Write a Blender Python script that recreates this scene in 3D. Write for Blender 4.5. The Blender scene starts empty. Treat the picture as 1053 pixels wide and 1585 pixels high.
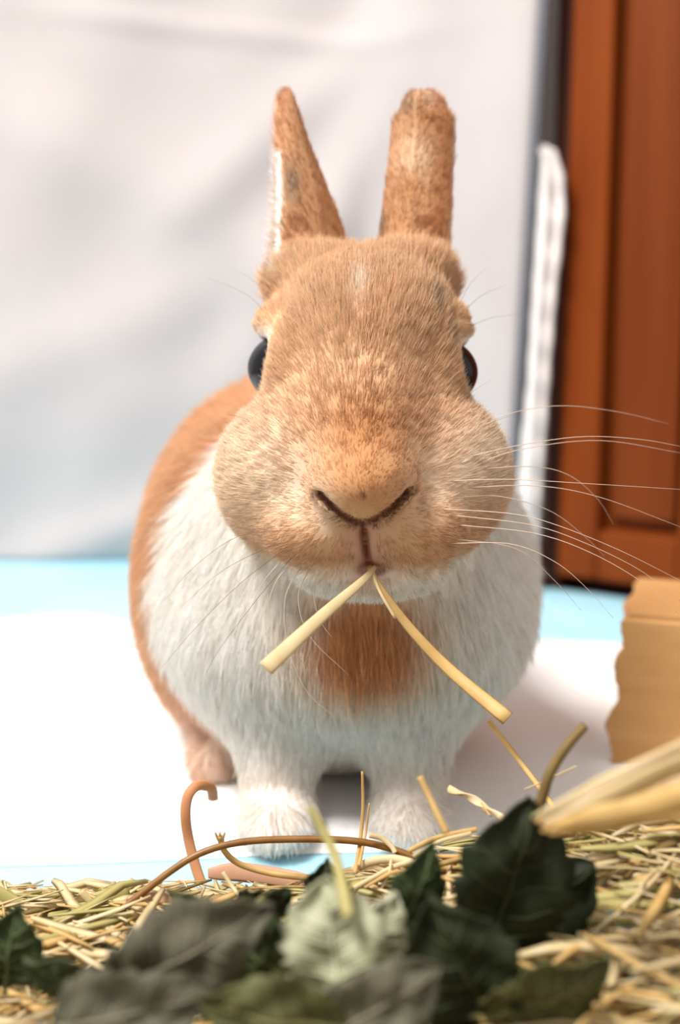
import bpy, bmesh, math, random
import numpy as np
from mathutils import Vector, Matrix

random.seed(7)
rng = np.random.default_rng(11)
scene = bpy.context.scene
COL = scene.collection

# ------------------------------------------------------------------ camera
W, H, F = 1053.0, 1585.0, 1700.0
CAMZ, PITCH = 0.155, math.radians(8.3)
cam_d = bpy.data.cameras.new('camera')
cam = bpy.data.objects.new('camera', cam_d)
COL.objects.link(cam)
cam.location = (0, 0, CAMZ)
cam.rotation_euler = (math.pi / 2 - PITCH, 0, 0)
cam_d.sensor_fit = 'VERTICAL'
cam_d.sensor_height = 36.0
cam_d.lens = F / H * 36.0
cam_d.clip_start = 0.01
cam_d.dof.use_dof = True
cam_d.dof.focus_distance = 0.290
cam_d.dof.aperture_fstop = 6.8
scene.camera = cam

# ------------------------------------------------------------------ world, lamp, exposure
world = bpy.data.worlds.new('room_light')
scene.world = world
world.use_nodes = True
world.node_tree.nodes['Background'].inputs[0].default_value = (1.0, 0.955, 0.91, 1)
world.node_tree.nodes['Background'].inputs[1].default_value = 0.70

lamp_d = bpy.data.lights.new('ceiling_lamp', 'AREA')
lamp_d.shape = 'DISK'
lamp_d.size = 0.55
lamp_d.energy = 42.0
lamp_d.color = (1.0, 0.955, 0.91)
lamp = bpy.data.objects.new('ceiling_lamp', lamp_d)
COL.objects.link(lamp)
lamp.location = (-0.66, -0.08, 1.50)
lamp.rotation_euler = (Vector((0.0, 0.36, 0.05)) - Vector(lamp.location)).to_track_quat('-Z', 'Y').to_euler()

scene.view_settings.view_transform = 'Standard'
scene.view_settings.look = 'None'
scene.view_settings.gamma = 1.0
scene.view_settings.use_curve_mapping = False
scene.view_settings.exposure = 0.0

# ------------------------------------------------------------------ helpers
CP, SP = math.cos(PITCH), math.sin(PITCH)


def ray(px, py):
    a, b = (px - W / 2) / F, (H / 2 - py) / F
    return np.array([a, CP + b * SP, -SP + b * CP])


def at(px, py, Y):
    d = ray(px, py)
    return np.array([0, 0, CAMZ]) + d * (Y / d[1])


def ground(px, py, z=0.0):
    d = ray(px, py)
    return np.array([0, 0, CAMZ]) + d * ((z - CAMZ) / d[2])


def lin(c):
    c = np.asarray(c, float) / 255.0
    return np.where(c <= 0.04045, c / 12.92, ((c + 0.055) / 1.055) ** 2.4)


def mat(name, rgb, rough=0.6, rgb2=None, scale=(20, 20, 20), detail=4.0, bump=0.0, bump_scale=None,
        spec=0.3, transl=0.0, wave=None, attr=None):
    m = bpy.data.materials.new(name)
    m.use_nodes = True
    nt = m.node_tree
    N, L = nt.nodes, nt.links
    b = N['Principled BSDF']
    c1 = tuple(lin(rgb)) + (1,)
    b.inputs['Base Color'].default_value = c1
    b.inputs['Roughness'].default_value = rough
    b.inputs['Specular IOR Level'].default_value = spec
    tc = N.new('ShaderNodeTexCoord')
    mp = N.new('ShaderNodeMapping')
    L.new(tc.outputs['Object'], mp.inputs['Vector'])
    mp.inputs['Scale'].default_value = scale
    col = None
    if attr:
        a = N.new('ShaderNodeAttribute')
        a.attribute_name = attr
        col = a.outputs['Color']
    if rgb2 is not None:
        nz = N.new('ShaderNodeTexNoise')
        nz.inputs['Scale'].default_value = 1.0
        nz.inputs['Detail'].default_value = detail
        L.new(mp.outputs[0], nz.inputs['Vector'])
        fac = nz.outputs['Fac']
        if wave:
            wv = N.new('ShaderNodeTexWave')
            wv.inputs['Scale'].default_value = wave
            wv.inputs['Distortion'].default_value = 6.0
            wv.inputs['Detail'].default_value = 3.0
            L.new(mp.outputs[0], wv.inputs['Vector'])
            mx0 = N.new('ShaderNodeMath')
            mx0.operation = 'MULTIPLY'
            L.new(wv.outputs['Fac'], mx0.inputs[0])
            L.new(nz.outputs['Fac'], mx0.inputs[1])
            fac = mx0.outputs[0]
        rp = N.new('ShaderNodeValToRGB')
        rp.color_ramp.elements[0].position = 0.3
        rp.color_ramp.elements[1].position = 0.7
        rp.color_ramp.elements[0].color = c1
        rp.color_ramp.elements[1].color = tuple(lin(rgb2)) + (1,)
        L.new(fac, rp.inputs['Fac'])
        col = rp.outputs['Color']
    if col is not None:
        L.new(col, b.inputs['Base Color'])
    if bump > 0:
        nb = N.new('ShaderNodeTexNoise')
        nb.inputs['Scale'].default_value = bump_scale or 200.0
        nb.inputs['Detail'].default_value = 3.0
        L.new(tc.outputs['Object'], nb.inputs['Vector'])
        bp = N.new('ShaderNodeBump')
        bp.inputs['Strength'].default_value = bump
        bp.inputs['Distance'].default_value = 0.001
        L.new(nb.outputs['Fac'], bp.inputs['Height'])
        L.new(bp.outputs['Normal'], b.inputs['Normal'])
    if transl > 0:
        out = N['Material Output']
        tr = N.new('ShaderNodeBsdfTranslucent')
        tr.inputs['Color'].default_value = c1
        if col is not None:
            L.new(col, tr.inputs['Color'])
        ms = N.new('ShaderNodeMixShader')
        ms.inputs['Fac'].default_value = transl
        L.new(b.outputs[0], ms.inputs[1])
        L.new(tr.outputs[0], ms.inputs[2])
        L.new(ms.outputs[0], out.inputs['Surface'])
    return m


def tag(o, label=None, cat=None, group=None, kind=None):
    if label:
        o['label'] = label
    if cat:
        o['category'] = cat
    if group:
        o['group'] = group
    if kind:
        o['kind'] = kind
    return o


def mesh_obj(name, verts, faces, material, parent=None, smooth=True):
    me = bpy.data.meshes.new(name)
    me.from_pydata([tuple(map(float, v)) for v in verts], [], [tuple(int(i) for i in f) for f in faces])
    me.update()
    if smooth:
        me.polygons.foreach_set('use_smooth', [True] * len(me.polygons))
    if material:
        me.materials.append(material)
    o = bpy.data.objects.new(name, me)
    COL.objects.link(o)
    if parent:
        o.parent = parent
        o.matrix_parent_inverse = Matrix.Translation(-Vector(parent.location))
    return o


def empty(name, loc):
    o = bpy.data.objects.new(name, None)
    o.empty_display_size = 0.02
    o.location = tuple(map(float, loc))
    COL.objects.link(o)
    return o


def spline(pts, n=24):
    """Catmull-Rom through points"""
    P = np.asarray(pts, float)
    if len(P) == 2:
        t = np.linspace(0, 1, n)[:, None]
        return P[0] * (1 - t) + P[1] * t
    Q = np.vstack([2 * P[0] - P[1], P, 2 * P[-1] - P[-2]])
    seg = len(P) - 1
    out = []
    for u in np.linspace(0, seg - 1e-6, n):
        i = int(u)
        t = u - i
        a, b, c, d = Q[i], Q[i + 1], Q[i + 2], Q[i + 3]
        out.append(0.5 * (2 * b + (c - a) * t + (2 * a - 5 * b + 4 * c - d) * t ** 2 + (3 * b - a - 3 * c + d) * t ** 3))
    return np.array(out)


def sweep(path, width, thick, sides=8, side_dir=None, profile=None, twist=0.0, fold=0.0):
    """closed tube along a path, elliptical cross-section (width across, thick through); fold bends it to a V"""
    n = len(path)
    T = np.gradient(path, axis=0)
    T /= np.linalg.norm(T, axis=1)[:, None] + 1e-12
    ref = np.array([0, -1.0, 0.35]) if side_dir is None else np.asarray(side_dir, float)
    verts, faces = [], []
    for i in range(n):
        t = T[i]
        s = np.cross(t, ref)
        if np.linalg.norm(s) < 1e-4:
            s = np.cross(t, [1, 0, 0.3])
        s /= np.linalg.norm(s)
        u = np.cross(s, t)
        tw = twist * i / (n - 1)
        s, u = s * math.cos(tw) + u * math.sin(tw), -s * math.sin(tw) + u * math.cos(tw)
        f = i / (n - 1)
        w = width * (profile(f) if profile else 1.0) / 2
        h = thick * (max(0.25, profile(f)) if profile else 1.0) / 2
        for k in range(sides):
            a = 2 * math.pi * k / sides
            ca = math.cos(a)
            verts.append(path[i] + s * w * ca + u * (h * math.sin(a) - fold * w * abs(ca)))
    for i in range(n - 1):
        for k in range(sides):
            k2 = (k + 1) % sides
            faces.append((i * sides + k, i * sides + k2, (i + 1) * sides + k2, (i + 1) * sides + k))
    faces.append(tuple(range(sides - 1, -1, -1)))
    faces.append(tuple((n - 1) * sides + k for k in range(sides)))
    return verts, faces


def box(x0, x1, y0, y1, z0, z1):
    v = [(x, y, z) for x in (x0, x1) for y in (y0, y1) for z in (z0, z1)]
    f = [(0, 1, 3, 2), (4, 6, 7, 5), (0, 4, 5, 1), (2, 3, 7, 6), (0, 2, 6, 4), (1, 5, 7, 3)]
    return v, f


def bevel(o, w=0.002, seg=2):
    m = o.modifiers.new('bevel', 'BEVEL')
    m.width = w
    m.segments = seg
    m.limit_method = 'ANGLE'
    return o


def vnoise(p, s, seed=0.0):
    """cheap smooth pseudo noise in [-1,1]"""
    x, y, z = p[:, 0] * s + seed, p[:, 1] * s + 1.7 * seed, p[:, 2] * s - seed
    return (np.sin(x + 1.3 * np.sin(y * 1.1 + 0.5)) + np.sin(y * 1.3 + 1.7 * np.sin(z * 0.9)) + np.sin(z * 1.2 + 1.5 * np.sin(x * 0.8 + 2))) / 3


# ================================================================== SETTING
M_wall = mat('wall_paint', (226, 221, 218), 0.9)
M_floor = mat('floor_boards', (150, 108, 72), 0.5, (120, 82, 52), (3, 40, 3))
v, f = box(-1.3, 1.3, -0.6, 0.98, -0.03, 0.0)
tag(mesh_obj('floor', v, f, M_floor, smooth=False), kind='structure')
v, f = box(-1.3, 1.3, 0.90, 0.98, 0.0, 1.3)
tag(mesh_obj('wall_back', v, f, M_wall, smooth=False), kind='structure')

# ---- pet pad: light blue sheet with a white padded middle
M_blue = mat('pad_blue_sheet', (166, 221, 241), 0.55, (184, 230, 245), (9, 9, 9), bump=0.25, bump_scale=60)
M_white = mat('pad_white_fleece', (248, 248, 248), 0.9, bump=0.5, bump_scale=420)


def grid_surface(x0, x1, y0, y1, nx, ny, zf, thick=0.0):
    xs, ys = np.linspace(x0, x1, nx), np.linspace(y0, y1, ny)
    X, Y = np.meshgrid(xs, ys, indexing='ij')
    Z = zf(X, Y)
    V = np.stack([X, Y, Z], -1).reshape(-1, 3)
    fc = []
    for i in range(nx - 1):
        for j in range(ny - 1):
            a = i * ny + j
            fc.append((a, a + ny, a + ny + 1, a + 1))
    return V, fc


def pad_z(X, Y):
    z = 0.0016 + 0.0004 * np.sin(X * 31 + 3 * np.sin(Y * 9)) * np.sin(Y * 17 + 1)
    # rumpled far border
    k = np.clip((Y - 0.56) / 0.1, 0, 1) * np.clip((0.785 - Y) / 0.08, 0, 1)
    return z + k * (0.003 + 0.003 * np.sin(X * 19 + 14 * Y) * np.sin(Y * 30 - X * 7))


pad = empty('pet_pad', (0, 0.42, 0))
tag(pad, 'white and light blue absorbent pad spread on floor under the rabbit', 'pad')
A = ground(860, 919)
CAB_ANG = math.radians(-38)


def pad_far(x):
    return min(0.812, A[1] + (x - A[0]) * math.tan(CAB_ANG) - 0.003) if x > A[0] - 0.02 else 0.812


V, fc = grid_surface(-0.62, 0.36, 0.0, 1.0, 90, 70, lambda X, Y: 0 * X)
for i_ in range(len(V)):
    V[i_, 1] = 0.06 + (pad_far(V[i_, 0]) - 0.06) * V[i_, 1]
V[:, 2] = pad_z(V[:, 0], V[:, 1])
o = mesh_obj('backing_sheet', V, fc, M_blue, pad)
so = o.modifiers.new('thick', 'SOLIDIFY'); so.thickness = 0.0012


def core_edge(x):
    return 0.568 + 0.055 * np.exp(-((x + 0.155) / 0.06) ** 2) + 0.006 * np.sin(x * 23)


nx, ny = 120, 90
xs = np.linspace(-0.58, 0.26, nx)
V = []
for x in xs:
    y0, y1 = 0.316 + 0.005 * math.sin(x * 21 + 1), min(float(core_edge(x)), pad_far(x) - 0.02)
    for j in range(ny):
        t = j / (ny - 1)
        y = y0 + (y1 - y0) * t
        edge = min(1, min(t, 1 - t) * 14) ** 0.5
        base = float(pad_z(np.array(x), np.array(y)))
        V.append((x, y, base + 0.0003 + 0.0028 * edge * (1 + 0.2 * math.sin(x * 40 + y * 31) * math.sin(y * 50))))
fc = [(i * ny + j, (i + 1) * ny + j, (i + 1) * ny + j + 1, i * ny + j + 1) for i in range(nx - 1) for j in range(ny - 1)]
o = mesh_obj('absorbent_middle', V, fc, M_white, pad)
o['label'] = 'white padded middle of the pad'

# ---- cream cloth hanging behind
M_cloth = mat('cream_cloth', (192, 186, 186), 0.95, (186, 179, 179), (14, 14, 14), bump=0.25, bump_scale=500)
M_trim = mat('grey_blue_trim', (108, 110, 118), 0.6)
YC, YE = 0.80, 0.69
cloth = empty('hanging_cloth', (-0.25, YC, 0))
tag(cloth, 'cream hanging cloth with soft folds and a grey-blue edge behind the rabbit', 'cloth')


def ridge(X, Z, p0, p1, wid, amp, ext=0.08):
    a, b = at(*p0, YC)[[0, 2]], at(*p1, YC)[[0, 2]]
    d = b - a
    L = np.linalg.norm(d)
    d = d / L
    s = (X - a[0]) * d[0] + (Z - a[1]) * d[1]
    t = -(X - a[0]) * d[1] + (Z - a[1]) * d[0]
    fall = np.exp(-(np.clip(-s, 0, None) / ext) ** 2 - (np.clip(s - L, 0, None) / ext) ** 2)
    return amp * np.exp(-(t / wid) ** 2) * fall


def cloth_y(X, Z):
    d = ridge(X, Z, (680, 20), (430, 480), 0.026, 0.017)
    d += ridge(X, Z, (560, 90), (380, 250), 0.022, 0.010)
    d += ridge(X, Z, (790, 60), (640, 560), 0.028, 0.013)
    d += ridge(X, Z, (120, 240), (420, 380), 0.035, 0.009)
    d += ridge(X, Z, (60, 560), (400, 420), 0.03, 0.010)
    d += ridge(X, Z, (-60, 700), (260, 610), 0.035, 0.006)
    d += ridge(X, Z, (120, 845), (330, 770), 0.018, 0.010)
    d += ridge(X, Z, (250, 38), (530, 70), 0.006, 0.004)
    d += 0.004 * np.sin(X * 26 + 6 * Z) * np.sin(Z * 11 + X * 5) + 0.002 * np.sin(X * 55 - 22 * Z)
    k = np.clip((X - 0.01) / 0.115, 0, 1)        # the edge swings forward to the cabinet
    return YC - d * 0.8 * (1 - 0.7 * k) - (YC - YE) * k * k * (3 - 2 * k)


ex0, ex1 = at(836, 0, YE), at(789, 800, YE)


def cloth_right(z):
    return ex1[0] + (ex0[0] - ex1[0]) * (z - ex1[2]) / (ex0[2] - ex1[2])


nu, nv = 150, 130
V = []
for i in range(nu):
    for j in range(nv):
        z = 0.0024 + (0.80 - 0.0024) * j / (nv - 1)
        xr = cloth_right(z)
        x = -0.75 + (xr + 0.75) * i / (nu - 1)
        V.append((x, float(cloth_y(np.array(x), np.array(z))), z))
fc = [(i * nv + j, i * nv + j + 1, (i + 1) * nv + j + 1, (i + 1) * nv + j) for i in range(nu - 1) for j in range(nv - 1)]
o = mesh_obj('cloth_sheet', V, fc, M_cloth, cloth)
so = o.modifiers.new('thick', 'SOLIDIFY'); so.thickness = 0.002; so.offset = 1
path = np.array([(cloth_right(z) + 0.002, float(cloth_y(np.array(cloth_right(z)), np.array(z))) - 0.001, z) for z in np.linspace(0.009, 0.8, 40)])
v, f = sweep(path, 0.0066, 0.005)
o = mesh_obj('edge_trim', v, f, M_trim, cloth)
o['label'] = 'grey-blue piping along the cloth edge'

# ---- white curtain edge between cloth and cabinet
M_lace = mat('white_curtain', (236, 230, 228), 0.95, bump=0.6, bump_scale=300)
V = []
rows = 70
YL = 0.684
prof = [(-60, 0), (205, 0), (235, 13), (270, 27), (320, 33), (380, 30), (450, 25), (560, 23), (690, 22), (800, 22), (900, 24)]
for j in range(rows):
    z = 0.006 + (0.52 - 0.006) * (1 - j / (rows - 1))
    # pixel row of this height at depth YL
    py = H / 2 - F * ((z - CAMZ) * CP + YL * SP) / (YL * CP - (z - CAMZ) * SP)
    wpx = np.interp(py, [p[0] for p in prof], [p[1] for p in prof])
    xl = cloth_right(z) * YL / YE + 0.0045
    w = max(0.001, wpx * YL / F)
    tuck = 1 - min(1, wpx / 12)                  # the upper end slips behind the cloth edge
    xl -= 0.010 * tuck
    for i in range(9):
        u = i / 8
        V.append((xl + 0.0022 + (w + 0.001) * u, YL + 0.022 * tuck + 0.003 * math.sin(u * 9 + z * 8) + 0.0015 * math.sin(z * 260), z))
fc = [(j * 9 + i, (j + 1) * 9 + i, (j + 1) * 9 + i + 1, j * 9 + i + 1) for j in range(rows - 1) for i in range(8)]
o = mesh_obj('curtain', V, fc, M_lace)
so = o.modifiers.new('thick', 'SOLIDIFY'); so.thickness = 0.003
tag(o, 'narrow white ribbed curtain hanging between cream cloth and wooden cabinet', 'curtain')

# ---- reddish wooden cabinet, set at an angle
M_wood = mat('red_brown_wood', (132, 62, 16), 0.5, (116, 49, 10), (60, 60, 5), 5, spec=0.14)
M_wood2 = mat('red_brown_panel', (122, 58, 19), 0.5, (108, 47, 12), (50, 50, 4), 5, spec=0.14)
M_dark = mat('dark_plinth', (60, 16, 12), 0.6)
ang = CAB_ANG
cab = empty('cabinet', (A[0], A[1], 0))
cab.rotation_euler = (0, 0, ang)
tag(cab, 'reddish-brown wooden cabinet with framed panels and a dark recessed base', 'cabinet')


def cab_part(name, b, m, parent=cab, bw=0.0025):
    v, f = box(*b)
    o = mesh_obj(name, v, f, m, None, smooth=False)
    o.parent = parent
    return bevel(o, bw, 3)


CH = 0.75
cab_part('carcass', (0.0, 0.40, 0.014, 0.14, 0.012, CH), M_wood2)
cab_part('plinth', (0.006, 0.39, 0.02, 0.13, 0.0, 0.012), M_dark)
o = cab_part('gap_shade_strip', (-0.012, -0.0005, 0.004, 0.05, 0.0, CH), mat('gap_shade_brown', (70, 32, 20), 0.5))  # added strip, its dark colour stands in for shade in the gap
o['label'] = 'dark brown strip standing in for the shaded gap'
SW, PW = 0.027, 0.052
SX = [k * (SW + PW) for k in range(5)]
for x_ in SX:
    cab_part('stile', (x_, x_ + SW, 0.0, 0.016, 0.012, CH), M_wood)
for x_ in SX[:-1]:
    x0, x1 = x_ + SW, x_ + SW + PW
    cab_part('bottom_rail', (x0, x1, 0.0005, 0.016, 0.012, 0.044), M_wood)
    cab_part('top_rail', (x0, x1, 0.0005, 0.016, CH - 0.05, CH), M_wood)
    cab_part('panel', (x0 + 0.005, x1 - 0.005, 0.008, 0.0145, 0.051, CH - 0.056), M_wood2, bw=0.003)

# ---- light wooden block with a gnawed edge
M_block = mat('pale_pine', (206, 158, 104), 0.7, (190, 138, 84), (14, 14, 120), 5, bump=0.4, bump_scale=150, spec=0.2)
YB = 0.385
top = at(966, 952, YB)
blk = empty('wooden_block', (top[0], YB, 0.0045))
blk.rotation_euler = (0, 0, math.radians(-19))
tag(blk, 'pale wooden block with a gnawed rough edge on the pad', 'block')
zt = top[2] - 0.0045
nz_, ny_ = 70, 8
r2 = random.Random(3)
V = []
prev = 0.0
for j in range(nz_):
    z = zt * j / (nz_ - 1)
    prev = 0.72 * prev + r2.uniform(-1, 1) * 0.0005
    rnd = 0.003 * max(0, (j - nz_ + 7) / 7) ** 2
    xl = -0.0045 * (1 - z / zt) + 0.0014 * math.sin(z * 300 + 1) + prev + rnd
    for i in range(ny_):
        t = i / (ny_ - 1)
        V.append((xl + 0.0012 * math.sin(t * 9 + j * 0.2), 0.07 * t + (0.0015 if 0 < j < nz_ - 3 else 0.003) * (i == 0), z))
    V.append((0.10, 0.07, z))
    V.append((0.10, (0.0 if j < nz_ - 3 else 0.0015), z))
R = ny_ + 2
fc = [(j * R + i, (j + 1) * R + i, (j + 1) * R + (i + 1) % R, j * R + (i + 1) % R) for j in range(nz_ - 1) for i in range(R)]
fc.append(tuple(range(R)))
fc.append(tuple((nz_ - 1) * R + i for i in range(R - 1, -1, -1)))
o = mesh_obj('block_body', V, fc, M_block, None, smooth=False)
o.parent = blk

# ================================================================== RABBIT
def q(px, py, Y):
    return at(px, py, Y).astype(np.float32)


def ell(p, c, r):
    d = p - c
    k0 = np.sqrt(((d / r) ** 2).sum(-1))
    k1 = np.sqrt(((d / (r * r)) ** 2).sum(-1)) + 1e-9
    return k0 * (k0 - 1) / k1


def cone(p, a, b, ra, rb):
    ab = b - a
    t = np.clip(((p - a) @ ab) / (ab @ ab), 0, 1)
    return np.sqrt(((p - a - t[..., None] * ab) ** 2).sum(-1)) - (ra + (rb - ra) * t)


def smin(a, b, k):
    h = np.clip(0.5 + 0.5 * (b - a) / k, 0, 1)
    return b + (a - b) * h - k * h * (1 - h)


def smax(a, b, k):
    return -smin(-a, -b, k)


def A3(*x):
    return np.array(x, np.float32)


class Ear:
    def __init__(s, pts, widths, thick, open_dir):
        s.P = np.array([q(*p) for p in pts])
        s.n = np.asarray(open_dir, np.float32) / np.linalg.norm(open_dir)
        ax = s.P[-1] - s.P[0]
        s.L = np.linalg.norm(ax)
        s.ax = ax / s.L
        sd = np.cross(s.ax, s.n)
        s.side = (sd / np.linalg.norm(sd)).astype(np.float32)
        if s.side[0] < 0:
            s.side = -s.side
        s.n = np.cross(s.side, s.ax) * (1 if np.dot(np.cross(s.side, s.ax), s.n) > 0 else -1)
        s.T = np.array([(p - s.P[0]) @ s.ax / s.L for p in s.P])
        s.w = np.array(widths) / abs(s.side[0])
        s.th = thick

    def local(s, p):
        t = ((p - s.P[0]) @ s.ax) / s.L
        tc = np.clip(t, 0, 1)
        c = np.stack([np.interp(tc, s.T, s.P[:, k]) for k in range(3)], -1)
        u, v = (p - c) @ s.side, (p - c) @ s.n
        w = np.interp(tc, s.T, s.w)
        return t, u, v, w

    def sdf(s, p):
        t, u, v, w = s.local(p)
        e = np.clip(np.abs(t - 0.5) - 0.5, 0, None) * s.L
        th = s.th
        v2 = v - 0.35 * (u / w) ** 2 * th * 1.6          # cupped towards the opening
        qd = np.sqrt((u / w) ** 2 + (v2 / th) ** 2 + (e / th) ** 2)
        d = (qd - 1) * th
        vi = v2 - th * 0.95
        qi = np.sqrt((u / (w * 0.72)) ** 2 + (vi / (th * 0.9)) ** 2 + (np.clip(np.abs(t - 0.52) - 0.36, 0, None) * s.L / th) ** 2)
        return smax(d, -(qi - 1) * th, 0.002)


ear_l = Ear([(491, 455, .346), (490, 405, .348), (477, 315, .352), (457, 228, .356), (447, 182, .358), (443, 163, .359)],
            [.0128, .0130, .0090, .0052, .0036, .0022], .0046, (-.50, .86, 0.05))
ear_r = Ear([(633, 455, .346), (633, 405, .348), (642, 315, .352), (649, 222, .355), (651, 185, .356), (652, 166, .357)],
            [.0112, .0111, .0104, .0096, .0094, .0070], .0050, (.40, .91, 0.05))
EYE_R = 0.0103
eye_c = [q(440, 570, .3275), q(683, 577, .3275)]


def sdf_head0(p):
    d = ell(p, q(566, 530, .336), A3(.0285, .034, .0270))               # skull
    d = smin(d, ell(p, q(562, 745, .324), A3(.0415, .029, .0280)), .016)  # jaw and cheeks
    d = smin(d, ell(p, q(452, 730, .312), A3(.0200, .020, .0210)), .010)
    d = smin(d, ell(p, q(672, 730, .312), A3(.0200, .020, .0210)), .010)
    d = smin(d, cone(p, q(564, 560, .322), q(562, 735, .2885), .0195, .0125), .012)  # nose bridge
    d = smin(d, ell(p, q(562, 748, .2855), A3(.0122, .0140, .0092)), .006)          # nose
    d = smin(d, ell(p, q(497, 818, .2985), A3(.0155, .0150, .0112)), .006)           # whisker pads
    d = smin(d, ell(p, q(634, 815, .2985), A3(.0155, .0150, .0112)), .006)
    d = smin(d, ell(p, q(572, 884, .305), A3(.0215, .0130, .0080)), .006)            # chin
    d = smin(d, ell(p, q(424, 502, .330), A3(.0055, .009, .0050)), .006)           # brows
    d = smin(d, ell(p, q(699, 507, .330), A3(.0055, .009, .0050)), .006)
    # ear bases
    d = smin(d, ell(p, q(492, 425, .342), A3(.0125, .012, .0075)), .008)
    d = smin(d, ell(p, q(634, 420, .342), A3(.0125, .012, .0075)), .008)
    # flesh in front of the eyes
    d = smin(d, ell(p, q(452, 580, .318), A3(.0070, .010, .0120)), .007)
    d = smin(d, ell(p, q(672, 585, .318), A3(.0070, .010, .0120)), .007)
    return d


def hit(px, py):
    """point of the face seen at a pixel"""
    d = ray(px, py)
    d = d / np.linalg.norm(d)
    t = .24
    for _ in range(60):
        p = np.array([0, 0, CAMZ]) + d * t
        t += float(sdf_head0(p.astype(np.float32)[None])[0]) * .8
    return (np.array([0, 0, CAMZ]) + d * t).astype(np.float32)


CREASE = [[hit(*a) for a in pts] for pts in (
    [(496, 762), (516, 782), (538, 798), (562, 808)], [(632, 758), (610, 780), (586, 797), (562, 808)])]
CLEFT = [hit(*a) for a in ((562, 808), (564, 830), (567, 855), (572, 880))]
MOUTH = hit(577, 884)
NOSE_DOT = hit(562, 769)


def seg_dist(p, P):
    return np.min([cone(p, P[i], P[i + 1], 0, 0) for i in range(len(P) - 1)], axis=0)


def sdf_head(p):
    d = sdf_head0(p)
    near = (p[..., 1] < .31)
    dd = d[near]
    pn = p[near]
    if len(pn):
        for k in range(4):                       # undercut slots: the nose flap overhangs them
            off = A3(0, -.0006 + .0016 * k, -.0012 + .0002 * k)
            for C_ in CREASE:
                dd = smax(dd, .00135 - seg_dist(pn, [c + off for c in C_]), .0006)
        for k in range(3):
            dd = smax(dd, .0010 - seg_dist(pn, [c + A3(0, -.0004 + .0013 * k, 0) for c in CLEFT]), .0012)
        dd = smax(dd, -ell(pn, MOUTH, A3(.0042, .0050, .0016)), .0015)
        d[near] = dd
    for e in eye_c:
        d = smax(d, EYE_R + .0002 - np.sqrt(((p - e) ** 2).sum(-1)), .0012)
    d = smin(d, ear_l.sdf(p), .005)
    d = smin(d, ear_r.sdf(p), .005)
    return d


def gz(px, Y, z):
    return A3((px - W / 2) * Y / F, Y, z)


PAWS = [(A3(-.020, .330, .0085)), (A3(.022, .330, .0085))]


def sdf_body(p):
    d = ell(p, gz(522, .388, .072), A3(.0700, .060, .066))
    d = smin(d, ell(p, gz(470, .455, .076), A3(.0660, .075, .071)), .03)      # rump
    d = smin(d, ell(p, gz(550, .352, .064), A3(.0520, .034, .030)), .02)      # chest
    d = smin(d, ell(p, gz(560, .360, .095), A3(.0400, .035, .040)), .02)      # neck
    for i, (x0, x1) in enumerate(((-.021, -.020), (.024, .022))):             # front legs
        d = smin(d, cone(p, A3(x0, .352, .050), A3(x1, .340, .014), .0170, .0110), .012)
        d = smin(d, ell(p, PAWS[i], A3(.0115, .018, .0085)), .006)
    for x, y in ((-.050, .43), (.030, .43)):                                  # thighs and hind feet
        d = smin(d, ell(p, A3(x, y, .045), A3(.024, .045, .042)), .02)
        d = smin(d, cone(p, A3(x * .9, y + .02, .011), A3(x * .9, y - .055, .010), .010, .009), .008)
    d = smin(d, ell(p, gz(462, .540, .060), A3(.018, .016, .020)), .008)      # tail
    return d


def sdf(p):
    d = smin(sdf_head(p), sdf_body(p), .010)
    return smax(d, .0050 - p[..., 2], .002)


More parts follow.
